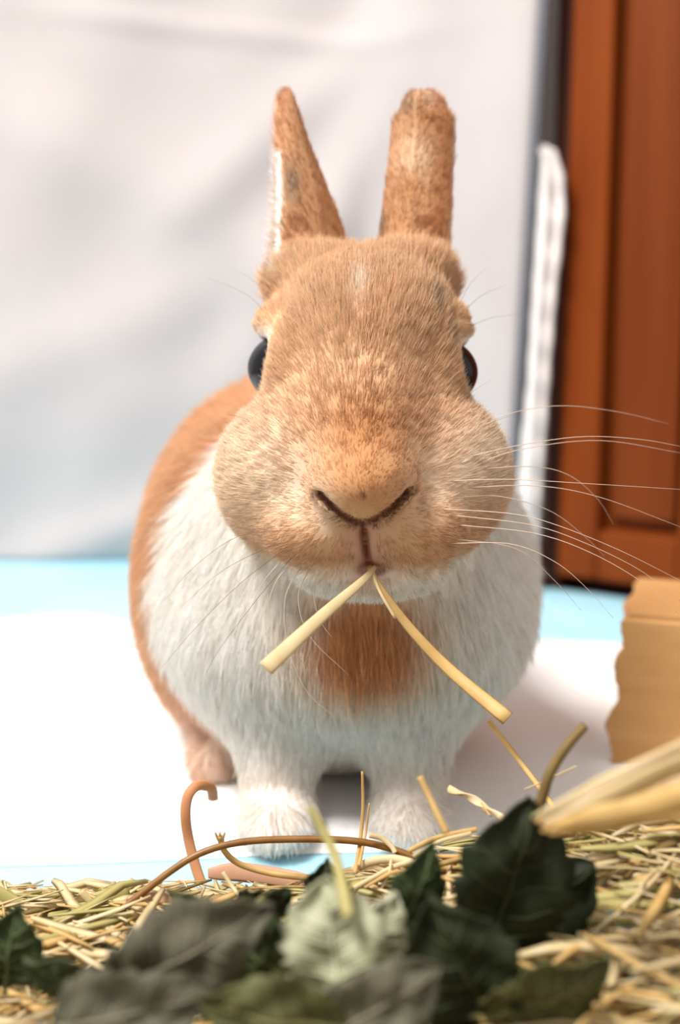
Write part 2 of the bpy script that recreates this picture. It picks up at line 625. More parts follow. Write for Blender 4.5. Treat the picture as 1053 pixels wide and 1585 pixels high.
def surface_nets(fn, lo, hi, h):
    lo, hi = np.array(lo, np.float32), np.array(hi, np.float32)
    n = np.ceil((hi - lo) / h).astype(int) + 1
    ax = [lo[i] + h * np.arange(n[i], dtype=np.float32) for i in range(3)]
    # coarse pass marks the blocks that hold the surface
    B = 8
    val = np.full(n, 1.0, np.float32)
    nb = (n + B - 1) // B
    cx = [lo[i] + h * (np.arange(nb[i]) * B + B / 2) for i in range(3)]
    C = np.stack(np.meshgrid(*cx, indexing='ij'), -1).astype(np.float32)
    cd = fn(C.reshape(-1, 3)).reshape(nb)
    val_c = np.where(cd < 0, -1.0, 1.0)
    val = np.repeat(np.repeat(np.repeat(val_c, B, 0), B, 1), B, 2)[:n[0], :n[1], :n[2]].astype(np.float32)
    near = np.argwhere(np.abs(cd) < h * B * 2.2)
    off = np.stack(np.meshgrid(*[np.arange(B)] * 3, indexing='ij'), -1).reshape(-1, 3)
    for s in range(0, len(near), 1500):
        idx = (near[s:s + 1500, None, :] * B + off[None]).reshape(-1, 3)
        idx = idx[(idx < n).all(1)]
        val[idx[:, 0], idx[:, 1], idx[:, 2]] = fn(lo + h * idx.astype(np.float32))
    ins = val < 0
    c = np.zeros(np.array(ins.shape) - 1, np.int8)
    for i in (0, 1):
        for j in (0, 1):
            for k in (0, 1):
                c += ins[i:ins.shape[0] - 1 + i, j:ins.shape[1] - 1 + j, k:ins.shape[2] - 1 + k]
    cells = np.argwhere((c > 0) & (c < 8))
    vid = -np.ones(c.shape, np.int64)
    vid[tuple(cells.T)] = np.arange(len(cells))
    V = lo + h * (cells.astype(np.float32) + 0.5)
    quads = []
    for axis in range(3):
        s1 = [slice(None)] * 3
        s2 = [slice(None)] * 3
        s1[axis], s2[axis] = slice(0, -1), slice(1, None)
        a, b = ins[tuple(s1)], ins[tuple(s2)]
        e = np.argwhere(a != b)
        o1, o2 = [(1, 2), (2, 0), (0, 1)][axis]
        e = e[(e[:, o1] > 0) & (e[:, o2] > 0) & (e[:, o1] < c.shape[o1]) & (e[:, o2] < c.shape[o2])]
        flip = a[tuple(e.T)]
        d1, d2 = np.zeros(3, int), np.zeros(3, int)
        d1[o1], d2[o2] = 1, 1
        k = [e - d1 - d2, e - d2, e, e - d1]
        Q = np.stack([vid[tuple(x.T)] for x in k], 1)
        Q = np.where(flip[:, None], Q, Q[:, ::-1])
        quads.append(Q[(Q >= 0).all(1)])
    return V, np.vstack(quads)


def grad(fn, p, e=0.0005):
    g = np.stack([fn(p + A3(*(e * (np.arange(3) == i)))) - fn(p - A3(*(e * (np.arange(3) == i)))) for i in range(3)], -1)
    return g / (2 * e)


V, Q = surface_nets(sdf, (-.10, .255, -.006), (.10, .575, .265), .0013)
for _ in range(4):
    g = grad(sdf, V)
    g2 = (g ** 2).sum(-1) + 0.05
    V = V - np.clip(sdf(V) / g2, -.001, .001)[:, None] * g
# light Laplacian smoothing keeps the quads even
for _ in range(1):
    acc = np.zeros_like(V); cnt = np.zeros(len(V))
    for a, b in ((0, 1), (1, 2), (2, 3), (3, 0)):
        np.add.at(acc, Q[:, a], V[Q[:, b]]); np.add.at(cnt, Q[:, a], 1)
        np.add.at(acc, Q[:, b], V[Q[:, a]]); np.add.at(cnt, Q[:, b], 1)
    V = V * 0.7 + 0.3 * acc / np.maximum(cnt, 1)[:, None]
V = V.astype(np.float32)

# ---- coat colours (markings of the animal itself, plus shade painted into the nose slits)
TAN, TAN_D, CREAM = lin((226, 190, 153)), lin((172, 112, 64)), lin((247, 229, 209))
FAWN, WHITE, PINKW = lin((220, 176, 137)), lin((253, 248, 241)), lin((238, 222, 212))
GREY, PINK, DARK = lin((128, 112, 98)), lin((186, 130, 124)), lin((92, 44, 36))


def coat(p):
    h, b = sdf_head(p), sdf_body(p)
    hw = np.clip(0.5 + (b - h) / .008, 0, 1)[:, None]
    x, y, z = p[:, 0], p[:, 1], p[:, 2]

    def blob(px, py, Y, rx, ry, ymax=None):
        c = at(px, py, Y)
        s = Y / F
        w = np.exp(-((x - c[0]) / (rx * s)) ** 2 - ((z - c[2]) / (ry * s)) ** 2)
        lim = ymax if ymax else Y + .03
        return (w * np.clip((lim - y) / .008, 0, 1))[:, None]

    def mix(a, col, w):
        return a * (1 - w) + col * w
    n1 = vnoise(p, 260)[:, None]
    n2 = vnoise(p, 700, 3.1)[:, None]
    # body
    yb = .372 + .2 * x + .004 * n1[:, 0]
    cb = mix(np.tile(WHITE, (len(p), 1)), FAWN, np.clip((y - yb) / .006 + .5, 0, 1)[:, None])
    cb = mix(cb, lin((222, 164, 108)), np.clip(1.5 * blob(566, 985, .32, 88, 82, .36), 0, 1) * .95)
    cb = mix(cb, PINKW, np.clip((.040 - z) / .02, 0, 1)[:, None] * .5)
    cb = mix(cb, lin((222, 190, 165)), blob(830, 1040, .37, 40, 70, .42) * .7)
    # head
    ch = np.tile(TAN, (len(p), 1)) * (1 + .04 * n1 + .03 * n2)
    for a in ((395, 690, .315, 62, 75), (735, 690, .315, 70, 70), (440, 735, .31, 60, 60), (700, 730, .31, 60, 60)):
        ch = mix(ch, CREAM, blob(*a) * .75)
    ch = mix(ch, lin((244, 222, 198)), blob(345, 790, .325, 60, 130, .37) * .8)
    ch = mix(ch, lin((244, 222, 198)), blob(785, 790, .325, 60, 130, .37) * .8)
    ch = mix(ch, TAN_D, blob(563, 655, .295, 95, 62) * .85)
    ch = mix(ch, lin((198, 142, 92)), blob(563, 740, .28, 80, 66) * .85)
    ch = mix(ch, lin((214, 170, 130)), blob(470, 840, .295, 70, 38) * .8)
    ch = mix(ch, lin((214, 170, 130)), blob(690, 820, .295, 90, 40) * .7)
    ch = mix(ch, lin((240, 218, 194)), blob(505, 790, .285, 20, 40) * .5)
    ch = mix(ch, WHITE, np.clip(1.6 * (blob(470, 918, .30, 130, 36) + blob(650, 915, .30, 150, 36)), 0, 1) * .95)
    ch = mix(ch, lin((246, 230, 214)), blob(556, 455, .32, 12, 26) * .8)
    ch = mix(ch, GREY, blob(668, 475, .325, 9, 20) * .7)
    ch = mix(ch, GREY, blob(692, 525, .32, 9, 22) * .6)
    # bare skin round nostrils, lips; shade inside crease and cleft painted dark
    dc = np.min([seg_dist(p, [c + A3(0, .0016 * k, -.0014) for c in C_]) for C_ in CREASE for k in range(4)], axis=0)[:, None]
    dl = np.min([seg_dist(p, [c + A3(0, .0012 * k, 0) for c in CLEFT]) for k in range(4)], axis=0)[:, None]
    below = np.clip((CREASE[0][-1][2] + .0015 - z) / .002, 0, 1)[:, None]
    ch = mix(ch, lin((206, 160, 144)), np.exp(-(dl / .0052) ** 2) * .8 * below)
    ch = mix(ch, lin((92, 48, 34)), np.clip(1.6 - dc / .0012, 0, 1) * .9)
    ch = mix(ch, lin((112, 54, 50)), np.clip(1.5 - dl / .0009, 0, 1) * .9)
    ch = mix(ch, lin((150, 76, 66)), blob(577, 883, .285, 20, 7) * .85)
    ch = mix(ch, DARK, np.clip(1.5 * np.exp(-(((p - NOSE_DOT) ** 2).sum(-1) / .0007 ** 2)), 0, 1)[:, None] * .85)
    for e in eye_c:
        r = np.sqrt(((p - e) ** 2).sum(-1))[:, None]
        ch = mix(ch, lin((248, 234, 226)), np.clip(1.2 - (r - EYE_R) / .0045, 0, 1) * .9)
        ch = mix(ch, lin((190, 140, 130)), np.clip(1 - (r - EYE_R) / .0012, 0, 1) * .6)
    # back of the head stays fawn
    ch = mix(ch, FAWN, np.clip((y - .345) / .01, 0, 1)[:, None])
    # ears
    for ear in (ear_l, ear_r):
        t, u, vv, w = ear.local(p)
        on = (np.clip((t - .02) / .12, 0, 1) * (ear.sdf(p) < .004))[:, None]
        ce = np.tile(lin((202, 154, 114)), (len(p), 1)) * (1 + .06 * n1)
        inner = np.clip((vv - .0012) / .002, 0, 1)[:, None]
        if ear is ear_l:
            ce = mix(ce, GREY, blob(455, 290, .355, 14, 32, .5) * .75)
            ce = mix(ce, lin((188, 140, 110)), blob(446, 165, .358, 18, 22, .5) * .7)
            ce = mix(ce, WHITE, np.clip((-u / w - .82) / .1, 0, 1)[:, None] * (t < .75)[:, None])
            ce = mix(ce, lin((222, 176, 136)), np.clip((u / w - .55) / .3, 0, 1)[:, None] * .6)
        else:
            ce = mix(ce, lin((230, 200, 168)), blob(640, 245, .355, 40, 34, .5) * .8)
            ce = mix(ce, lin((190, 136, 92)), blob(663, 190, .356, 18, 16, .5) * .9)
            ce = mix(ce, GREY, blob(628, 165, .356, 18, 18, .5) * .6)
            ce = mix(ce, lin((232, 208, 190)), blob(675, 155, .356, 18, 16, .5) * .7)
            ce = mix(ce, lin((190, 134, 90)), blob(632, 290, .353, 16, 18, .5) * .7)
            ce = mix(ce, GREY, blob(592, 350, .35, 8, 18, .5) * .8)
            ce = mix(ce, lin((200, 140, 96)), np.clip((u / w - .45) / .3, 0, 1)[:, None] * .7)
        ce = mix(ce, lin((236, 214, 204)), inner)
        ch = mix(ch, ce, on)
    return np.clip(cb * (1 - hw) + ch * hw, 0, 1)


cols = coat(V)
M_skin = mat('coat_skin', (214, 160, 110), 0.85, attr='coat', spec=0.1)
rabbit = empty('rabbit', (0.0, 0.36, 0.0))
tag(rabbit, 'tan and white rabbit facing forward with straw in its mouth', 'rabbit')
body = mesh_obj('body', V, Q, M_skin, rabbit)
ca = body.data.color_attributes.new('coat', 'FLOAT_COLOR', 'POINT')
ca.data.foreach_set('color', np.hstack([cols * .92, np.ones((len(V), 1))]).astype(np.float32).ravel())

# ---- eyes
def mat_eye():
    m = mat('eye_dark', (12, 13, 22), 0.22, spec=0.35)
    return m


M_eye = mat_eye()
M_rim = mat('eye_rim', (96, 60, 56), 0.5)
for i, e in enumerate(eye_c):
    bm = bmesh.new()
    bmesh.ops.create_uvsphere(bm, u_segments=40, v_segments=24, radius=EYE_R - .0001)
    sgn = -1 if i == 0 else 1
    for vv in bm.verts:                      # slightly domed cornea towards the side
        k = max(0, vv.co.x * sgn / EYE_R)
        vv.co.x += sgn * .0007 * k ** 4
        vv.co += Vector(e.tolist())
    me = bpy.data.meshes.new('eye')
    bm.to_mesh(me); bm.free()
    me.polygons.foreach_set('use_smooth', [True] * len(me.polygons))
    me.materials.append(M_eye)
    o = bpy.data.objects.new('eye', me)
    COL.objects.link(o)
    o.parent = rabbit
    o.matrix_parent_inverse = Matrix.Translation(-Vector(rabbit.location))
    o['label'] = 'glossy dark eye'

# ---- fur strands
M_fur = mat('fur', (214, 160, 110), 0.5, attr='coat', spec=0.25, transl=0.38)
tri = np.vstack([Q[:, [0, 1, 2]], Q[:, [0, 2, 3]]])
ta, tb, tc_ = V[tri[:, 0]], V[tri[:, 1]], V[tri[:, 2]]
area = np.linalg.norm(np.cross(tb - ta, tc_ - ta), axis=1) / 2
cen = (ta + tb + tc_) / 3
nose = at(562, 800, .272)


def make_fur(name, weight, count):
    pr = area * weight
    idx = rng.choice(len(tri), size=count, p=pr / pr.sum())
    r1, r2_ = np.sqrt(rng.random(count)), rng.random(count)
    P = (ta[idx] * (1 - r1)[:, None] + tb[idx] * (r1 * (1 - r2_))[:, None] + tc_[idx] * (r1 * r2_)[:, None]).astype(np.float32)
    N = grad(sdf, P, .0012)
    N /= np.linalg.norm(N, axis=1)[:, None] + 1e-9
    hd, bd = sdf_head(P), sdf_body(P)
    hw = np.clip(0.5 + (bd - hd) / .012, 0, 1)
    x, y, z = P.T
    # flow: away from the nose on the head, back and down on the body, to the tip on the ears
    fh = P - nose
    dn = np.linalg.norm(fh, axis=1)
    fh = fh / dn[:, None]
    fb = np.stack([0.25 * np.sign(x) * np.abs(N[:, 0]), np.clip((y - .345) / .04, -.1, 1), -.75 + 0 * x], 1)
    flow = fh * hw[:, None] + fb * (1 - hw)[:, None]
    Lh = np.interp(dn, [0, .012, .03, .05, .09], [.0019, .0024, .0040, .0054, .0088])
    Lb = np.interp(z, [0, .02, .06], [.004, .007, .0105])
    L = Lh * hw + Lb * (1 - hw)
    lift = .26 + .12 * (1 - hw) + .10 * hw * np.clip((dn - .045) / .03, 0, 1)
    for ear in (ear_l, ear_r):
        t, u, vv, w = ear.local(P)
        on = (t > .06) & (ear.sdf(P) < .003)
        flow = np.where(on[:, None], ear.ax + .25 * np.sign(u)[:, None] * ear.side, flow)
        L = np.where(on, .0034, L)
        if ear is ear_l:
            fr = on & (u / w < -.86) & (t < .8)
            flow = np.where(fr[:, None], ear.ax * .5 - ear.side * 1.0, flow)
            L = np.where(fr, .0044, L)
    for e in eye_c:
        r = np.linalg.norm(P - e, axis=1) - EYE_R
        L = np.where(hw > .5, np.minimum(L, .0006 + np.clip(r, 0, 1) * .55), L)
        # brow tuft above each eye
        tuft = (np.abs(z - (e[2] + .0120)) < .0025) & (np.abs(y - e[1] + .004) < .006) & (np.sign(x) == np.sign(e[0])) & (np.abs(x) > .024)
        L = np.where(tuft, .0036, L)
        flow = np.where(tuft[:, None], np.array([np.sign(e[0]), .2, .1]), flow)
    # mouth and crease stay almost bare
    lowc = A3(0, .001, -.0014)
    dc = np.minimum(np.minimum(seg_dist(P, [c + lowc for c in CREASE[0]]), seg_dist(P, [c + lowc for c in CREASE[1]])), seg_dist(P, CLEFT))
    L = np.where(hw > .5, np.minimum(L, .0002 + 1.0 * np.clip(dc - .0013, 0, 1)), L)
    L *= rng.uniform(.65, 1.25, count)
    T = flow - (flow * N).sum(1)[:, None] * N
    T /= np.linalg.norm(T, axis=1)[:, None] + 1e-6
    rnd = rng.normal(size=(count, 3))
    # clumps: neighbouring strands lean the same way
    cl = np.stack([vnoise(P, 900, s) for s in (1.0, 4.0, 7.0)], 1)
    D = T + lift[:, None] * N + .11 * rnd + .12 * cl
    D /= np.linalg.norm(D, axis=1)[:, None]
    K = 4
    pts = np.zeros((count, K, 3), np.float32)
    for k in range(K):
        s = k / (K - 1)
        bend = -N * (.22 * s * s)[..., None] if False else -N * (.20 * s * s)
        pts[:, k] = P - N * .0003 + (D * s + bend * .8) * L[:, None]
    pts[:, :, 2] = np.maximum(pts[:, :, 2], .0043)
    c = coat(P)
    val = rng.normal(.98, .17, count)
    pale = rng.random(count) < .10
    val = np.where(pale, val * 1.18, val)
    c = np.clip(c * val[:, None], 0, .96)
    cu = bpy.data.hair_curves.new(name)
    cu.add_curves([K] * count)
    cu.attributes['position'].data.foreach_set('vector', pts.reshape(-1))
    ra = cu.attributes.get('radius') or cu.attributes.new('radius', 'FLOAT', 'POINT')
    r0 = np.where(hw > .5, .000058, .000095)
    rad = r0[:, None] * np.array([1.0, .9, .65, .15])[None]
    ra.data.foreach_set('value', rad.astype(np.float32).reshape(-1))
    at_ = cu.attributes.new('coat', 'FLOAT_COLOR', 'CURVE')
    at_.data.foreach_set('color', np.hstack([c, np.ones((count, 1))]).astype(np.float32).ravel())
    cu.materials.append(M_fur)
    o = bpy.data.objects.new(name, cu)
    COL.objects.link(o)
    o.parent = rabbit
    o.matrix_parent_inverse = Matrix.Translation(-Vector(rabbit.location))
    o['kind'] = 'stuff'
    return o


hd_c, bd_c = sdf_head(cen), sdf_body(cen)
is_head = hd_c < bd_c
make_fur('head_fur', np.where(is_head, 1.0, 0.0) * np.where(cen[:, 1] < .345, 1.0, .4), 170000)
make_fur('body_fur', np.where(is_head, 0.0, 1.0) * np.where(cen[:, 1] < .40, 1.0, .4), 110000)

# ---- whiskers: (pixel path, start depth, end depth)
M_wh = mat('whisker', (236, 214, 196), 0.35, spec=0.5, transl=0.2)
M_whd = mat('whisker_brown', (120, 84, 62), 0.4, spec=0.4)
WH = [
    ([(690, 702), (735, 668), (790, 640), (870, 628), (960, 638), (1035, 656)], .292, .33, 0),
    ([(712, 712), (800, 690), (900, 676), (990, 680), (1060, 692)], .292, .30, 0),
    ([(730, 722), (810, 695), (930, 682), (1060, 702)], .293, .31, 0),
    ([(690, 746), (790, 742), (900, 748), (1060, 758)], .290, .285, 0),
    ([(715, 757), (830, 752), (930, 770), (1060, 818)], .291, .30, 0),
    ([(680, 788), (790, 795), (860, 812), (960, 852), (1060, 902)], .288, .28, 0),
    ([(700, 798), (820, 812), (900, 838), (990, 882), (1060, 935)], .289, .29, 0),
    ([(706, 812), (830, 826), (920, 858), (1000, 905), (1050, 950)], .290, .285, 0),
    ([(690, 838), (790, 842), (860, 870), (910, 912), (950, 957)], .291, .285, 0),
    ([(720, 728), (820, 722), (880, 735), (925, 772), (950, 812)], .294, .32, 0),
    ([(700, 830), (800, 850), (860, 900), (900, 945)], .293, .30, 0),
    ([(690, 772), (770, 768), (850, 790), (905, 830), (935, 860)], .291, .31, 0),
    ([(655, 700), (690, 655), (722, 614), (760, 588)], .296, .315, 1),
    ([(640, 690), (662, 652), (705, 628)], .297, .305, 1),
    ([(672, 712), (715, 682), (760, 655), (800, 640)], .296, .31, 1),
    ([(703, 482), (728, 440), (752, 415)], .330, .345, 1),
    ([(705, 492), (745, 458), (785, 440)], .330, .345, 1),
    ([(722, 506), (765, 491), (810, 486)], .330, .345, 1),
    ([(470, 712), (430, 672), (380, 648), (345, 640)], .297, .31, 1),
    ([(482, 716), (455, 690), (430, 668)], .294, .302, 1),
    ([(470, 738), (400, 702), (330, 695)], .296, .31, 1),
    ([(455, 815), (370, 830), (300, 878), (255, 930)], .292, .29, 1),
    ([(450, 838), (370, 905), (300, 975), (245, 1040)], .293, .29, 1),
    ([(455, 855), (400, 925), (340, 1005), (310, 1060)], .294, .29, 1),
    ([(450, 825), (350, 880), (280, 940)], .294, .30, 1),
    ([(452, 868), (425, 905), (412, 960), (415, 1010)], .296, .29, 0),
    ([(468, 872), (442, 925), (446, 1000), (475, 1070), (522, 1113)], .296, .29, 0),
    ([(480, 875), (462, 925), (480, 985), (540, 1045)], .296, .29, 0),
    ([(496, 874), (486, 920), (497, 962), (515, 988)], .296, .29, 0),
    ([(440, 860), (405, 905), (380, 960)], .297, .295, 0),
    ([(508, 878), (500, 905), (508, 940)], .296, .292, 0),
    ([(436, 485), (400, 440), (355, 412)], .332, .345, 1),
    ([(430, 500), (380, 455), (320, 430)], .332, .345, 1),
]
for pts, y0, y1, dk in WH:
    n = len(pts)
    P3 = [at(px, py, y0 + (y1 - y0) * (i / (n - 1))) for i, (px, py) in enumerate(pts)]
    # root on the skin
    p0 = P3[0].astype(np.float32)[None]
    for _ in range(12):
        d0 = sdf(p0)
        p0 = p0 + A3(0, 1, 0) * np.clip(d0, -.003, .003)[:, None]
    P3[0] = p0[0].astype(float) + np.array([0, .0006, 0])
    dy = P3[0][1] - y0
    for i in range(1, n):
        P3[i] = at(*pts[i], y0 + (y1 - y0) * i / (n - 1) + dy * (1 - i / (n - 1)))
    path = spline(P3, 22)
    thin = .00030 if not dk else .00015
    if P3[0][1] > .32:
        thin = .00015
    v, f = sweep(path, thin, thin, sides=5, profile=lambda t: 1.0 - .75 * t)
    mesh_obj('whisker', v, f, M_whd if dk else M_wh, rabbit)

# ================================================================== STRAW, STEMS AND LEAVES
M_straw = mat('straw', (222, 188, 124), 0.5, (204, 164, 98), (150, 150, 150), 3, spec=0.35, transl=0.15)
M_straw_l = mat('pale_straw', (236, 218, 176), 0.5, (222, 198, 146), (120, 120, 120), 3, spec=0.35, transl=0.2)
M_straw_g = mat('green_straw', (196, 184, 122), 0.5, (170, 160, 92), (90, 90, 90), 3, spec=0.35, transl=0.15)
M_brown = mat('brown_stem', (150, 106, 48), 0.4, (118, 78, 32), (200, 60, 60), 3, spec=0.45)
M_olive = mat('olive_stem', (128, 104, 58), 0.55, (104, 84, 44), (120, 120, 120), 3)
M_orange = mat('orange_peel', (224, 164, 120), 0.6, (210, 146, 100), (90, 90, 90), 3, transl=0.15)
M_pinkish = mat('pink_husk', (222, 176, 146), 0.6, (206, 158, 128), (90, 90, 90), 3, transl=0.15)
M_husk = mat('pale_husk', (232, 210, 176), 0.55, (212, 184, 142), (60, 200, 200), 3, transl=0.2)


def strand(name, pts, m, w, label, cat, group=None, th=None, fold=0.15, twist=0.0, n=26, prof=None, side_dir=None):
    """pts: (px, py, depth); w in metres"""
    path = spline([at(*p) for p in pts], n)
    path[:, 2] = np.maximum(path[:, 2], 0.004)
    v, f = sweep(path, w, th or w * .35, sides=8, fold=fold, twist=twist, profile=prof, side_dir=side_dir)
    o = mesh_obj(name, v, f, m)
    return tag(o, label, cat, group)


# held in the mouth
strand('straw', [(582, 876, .2915), (560, 900, .282), (500, 952, .268), (412, 1034, .250)], M_straw_l, .0034,
       'pale split straw in rabbit mouth pointing down past its white chest', 'straw', th=.0007, fold=.12,
       prof=lambda t: .35 + .85 * t, n=30)
strand('straw', [(572, 876, .2915), (590, 912, .283), (640, 978, .279), (700, 1040, .274), (786, 1112, .262)], M_straw, .0034,
       'long golden straw from rabbit mouth slanting toward the wooden block', 'straw', th=.0008, fold=.12,
       prof=lambda t: .42 + .70 * t, n=30)
strand('straw', [(575, 878, .2905), (588, 915, .281), (612, 957, .278)], M_straw_l, .0008,
       'short thin straw sliver in rabbit mouth beside the long golden straw', 'straw', n=14)

# ---- hay bed, uncountable, with the countable pieces on top
def mound(x, y):
    """height of the hay bed"""
    h = .020 + .020 * np.clip((x + .01) / .06, 0, 1) + .012 * np.clip((x - .05) / .05, 0, 1)
    h = h * np.clip((.292 - y) / .035, 0, 1) ** .6
    h = h * np.clip((y - .10) / .05, 0, 1) ** .5
    return h * np.clip((.19 - np.abs(x)) / .05, 0, 1) ** .5


def hay_mesh(n):
    VV, FF, CI = [], [], []
    for i in range(n):
        x, y = rng.uniform(-.18, .18), rng.uniform(.105, .285)
        hm = float(mound(x, y))
        if hm < .003:
            continue
        L = rng.uniform(.012, .045)
        a = rng.normal(0, .6) + (math.pi if rng.random() < .5 else 0)
        z = hm * (1 - .55 * rng.random() ** 2) - .001
        d = np.array([math.cos(a), math.sin(a), rng.normal(0, .10)])
        b = np.array([-math.sin(a), math.cos(a), 0]) * rng.normal(0, .25) + np.array([0, 0, rng.normal(0, .12)])
        s = np.linspace(-.5, .5, 6)[:, None]
        path = np.array([x, y, z]) + d * L * s + b * L * (s ** 2 - .1)
        path[:, 2] = np.clip(path[:, 2], .004, np.maximum(mound(path[:, 0], path[:, 1]) + .003, .005))
        w = rng.choice([.0007, .0011, .0018, .0028], p=[.25, .3, .25, .2])
        v, f = sweep(path, w, w * .3, sides=4, fold=.1, side_dir=(rng.normal(0, .3), rng.normal(-.6, .4), 1), profile=lambda t: 1 - .5 * abs(2 * t - 1) ** 3)
        o0 = len(VV)
        VV += v
        FF += [tuple(k + o0 for k in ff) for ff in f]
        CI += [rng.choice([0, 1, 2, 3], p=[.27, .48, .2, .05])] * len(f)
    return VV, FF, CI


VV, FF, CI = hay_mesh(5400)
hay = mesh_obj('hay_bed', VV, FF, M_straw)
for m in (M_straw_l, M_straw_g, M_olive):
    hay.data.materials.append(m)
hay.data.polygons.foreach_set('material_index', [int(c) for c in CI])
tag(hay, 'low heap of loose dry hay in front of the rabbit', 'hay', kind='stuff')

# ---- named stems and straws
strand('stem', [(70, 1490, .250), (130, 1448, .252), (200, 1398, .256), (262, 1350, .259), (310, 1321, .261), (370, 1304, .263),
                (450, 1299, .264), (540, 1301, .264), (600, 1312, .263), (660, 1335, .260)], M_brown, .0018,
       'smooth brown stem arching low in front of rabbit paws', 'stem', th=.0017, fold=0, n=46)
strand('stem', [(822, 1275, .222), (838, 1238, .223), (848, 1205, .224), (862, 1178, .225), (882, 1150, .226), (905, 1124, .228)], M_olive, .0023,
       'thick olive stem standing up behind the large dark leaf', 'stem', th=.0022, fold=0, prof=lambda t: 1.1 - .2 * t)
strand('hay_stalk', [(757, 1116, .272), (800, 1172, .266), (838, 1222, .258), (862, 1256, .25)], M_straw, .0014,
       'stiff golden hay stalk leaning beside the thick olive stem', 'straw', fold=.3)
strand('hay_stalk', [(893, 1186, .245), (836, 1212, .25), (812, 1222, .252)], M_straw_l, .0004,
       'hair-thin pale straw crossing the leaning golden stalk', 'straw', n=10)
strand('hay_stalk', [(694, 1221, .262), (722, 1230, .258), (748, 1248, .255), (778, 1268, .25)], M_straw_l, .0022,
       'twisted pale straw with frayed end left of the leaning golden stalk', 'straw', twist=6, fold=.3)
strand('hay_stalk', [(700, 1226, .262), (735, 1238, .258), (760, 1262, .25)], M_straw, .0012,
       'narrow golden straw wound along the twisted pale straw', 'straw', twist=-5, fold=.3)
strand('hay_stalk', [(650, 1202, .232), (668, 1240, .230), (692, 1290, .226)], M_straw, .0015,
       'short blurred golden straw standing beside the twisted pale straw', 'straw')
strand('hay_stalk', [(561, 1194, .270), (562, 1250, .268), (558, 1300, .265), (550, 1352, .258)], M_straw, .0011,
       'upright golden straw standing between the rabbit front legs', 'straw', fold=.2, prof=lambda t: .6 + .5 * t)
strand('hay_stalk', [(572, 1243, .268), (566, 1290, .266), (556, 1340, .258)], M_straw, .0010,
       'shorter forked straw leaning on the upright golden straw', 'straw', fold=.2, prof=lambda t: .4 + .6 * t)
strand('hay_stalk', [(478, 1248, .196), (500, 1285, .194), (522, 1335, .190), (540, 1420, .183)], M_straw_g, .0020,
       'blurred yellowish blade crossing in front of brown arching stem', 'straw', prof=lambda t: .7 + .5 * t)
curved = strand('hay_stalk', [(340, 1294, .268), (348, 1318, .269), (372, 1338, .270), (420, 1352, .270), (485, 1360, .266)], M_straw, .0016,
       'curved golden straw with a frayed tip under brown arching stem', 'straw', th=.0010)
for k, (dx, lx) in enumerate(((-6, -8), (0, -1), (6, 7))):
    pa = spline([at(341 + lx, 1288, .2675), at(342 + lx * .5, 1300, .268), at(347, 1316, .269)], 8)
    v, f = sweep(pa, .0006, .0003, sides=6)
    mesh_obj('frayed_end', v, f, M_straw_l, curved)
strand('hay_stalk', [(345, 1350, .252), (362, 1376, .250), (384, 1402, .245)], M_straw_l, .0010,
       'short pale straw slanting over blue border below the curved straw', 'straw')
strand('hay_stalk', [(50, 1470, .250), (110, 1462, .251), (180, 1446, .252), (285, 1427, .250)], M_olive, .0014,
       'olive stalk lying across foot of the brown arching stem', 'stem', th=.0012, fold=0)
strand('hay_stalk', [(52, 1462, .247), (110, 1474, .246), (190, 1472, .246), (240, 1465, .246)], M_straw_g, .0012,
       'yellow-green stalk lying below the olive stalk in the hay', 'stem', th=.0011, fold=0)
strand('hay_stalk', [(64, 1432, .262), (120, 1404, .264), (200, 1378, .266)], M_straw_g, .0042,
       'broad greenish hay blade lying on the blue pad border', 'straw', th=.0006, prof=lambda t: 1 - .4 * abs(2 * t - 1) ** 3)
strand('hay_stalk', [(-20, 1375, .262), (40, 1410, .260), (90, 1440, .257), (135, 1452, .254)], M_straw_g, .0040,
       'broad bent hay blade beside the green dried leaf', 'straw', th=.0006)
strand('hay_stalk', [(125, 1380, .258), (150, 1408, .257), (178, 1440, .254)], M_straw_l, .0018,
       'short whitish straw crossing behind the brown arching stem', 'straw')
strand('hay_stalk', [(20, 1385, .268), (60, 1388, .268), (100, 1384, .268)], M_straw_g, .0009,
       'thin dark-tipped grass piece lying on blue pad border', 'straw')
strand('hay_stalk', [(200, 1400, .256), (240, 1392, .258), (285, 1410, .256)], M_pinkish, .0040,
       'pinkish flat hay blade beside the brown arching stem', 'straw', th=.0006)
strand('hay_stalk', [(545, 1348, .262), (575, 1334, .260), (610, 1330, .258), (645, 1338, .254)], M_straw_l, .0022,
       'pale bent straw under the end of brown arching stem', 'straw', fold=.3)
strand('hay_stalk', [(548, 1375, .25), (585, 1355, .252), (615, 1340, .253), (650, 1332, .252)], M_straw_l, .0013,
       'slim pale straw crossing below the pale bent straw', 'straw', fold=.3)
strand('hay_stalk', [(572, 1293, .262), (590, 1297, .262), (606, 1310, .261), (612, 1320, .26)], M_straw_l, .0013,
       'small looped straw curling over brown arching stem', 'straw')
strand('hay_stalk', [(632, 1318, .252), (668, 1300, .252), (705, 1290, .250), (738, 1284, .246)], M_straw, .0012,
       'golden straw running from brown stem to the large dark leaf', 'straw')
strand('hay_stalk', [(640, 1326, .25), (680, 1303, .25), (730, 1290, .246)], M_straw_l, .0010,
       'pale straw lying along the golden straw by the dark leaf', 'straw')
strand('hay_stalk', [(588, 1380, .248), (602, 1352, .25), (606, 1330, .254)], M_straw_l, .0007,
       'fine upright sliver beneath the pale bent straw', 'straw', n=12)
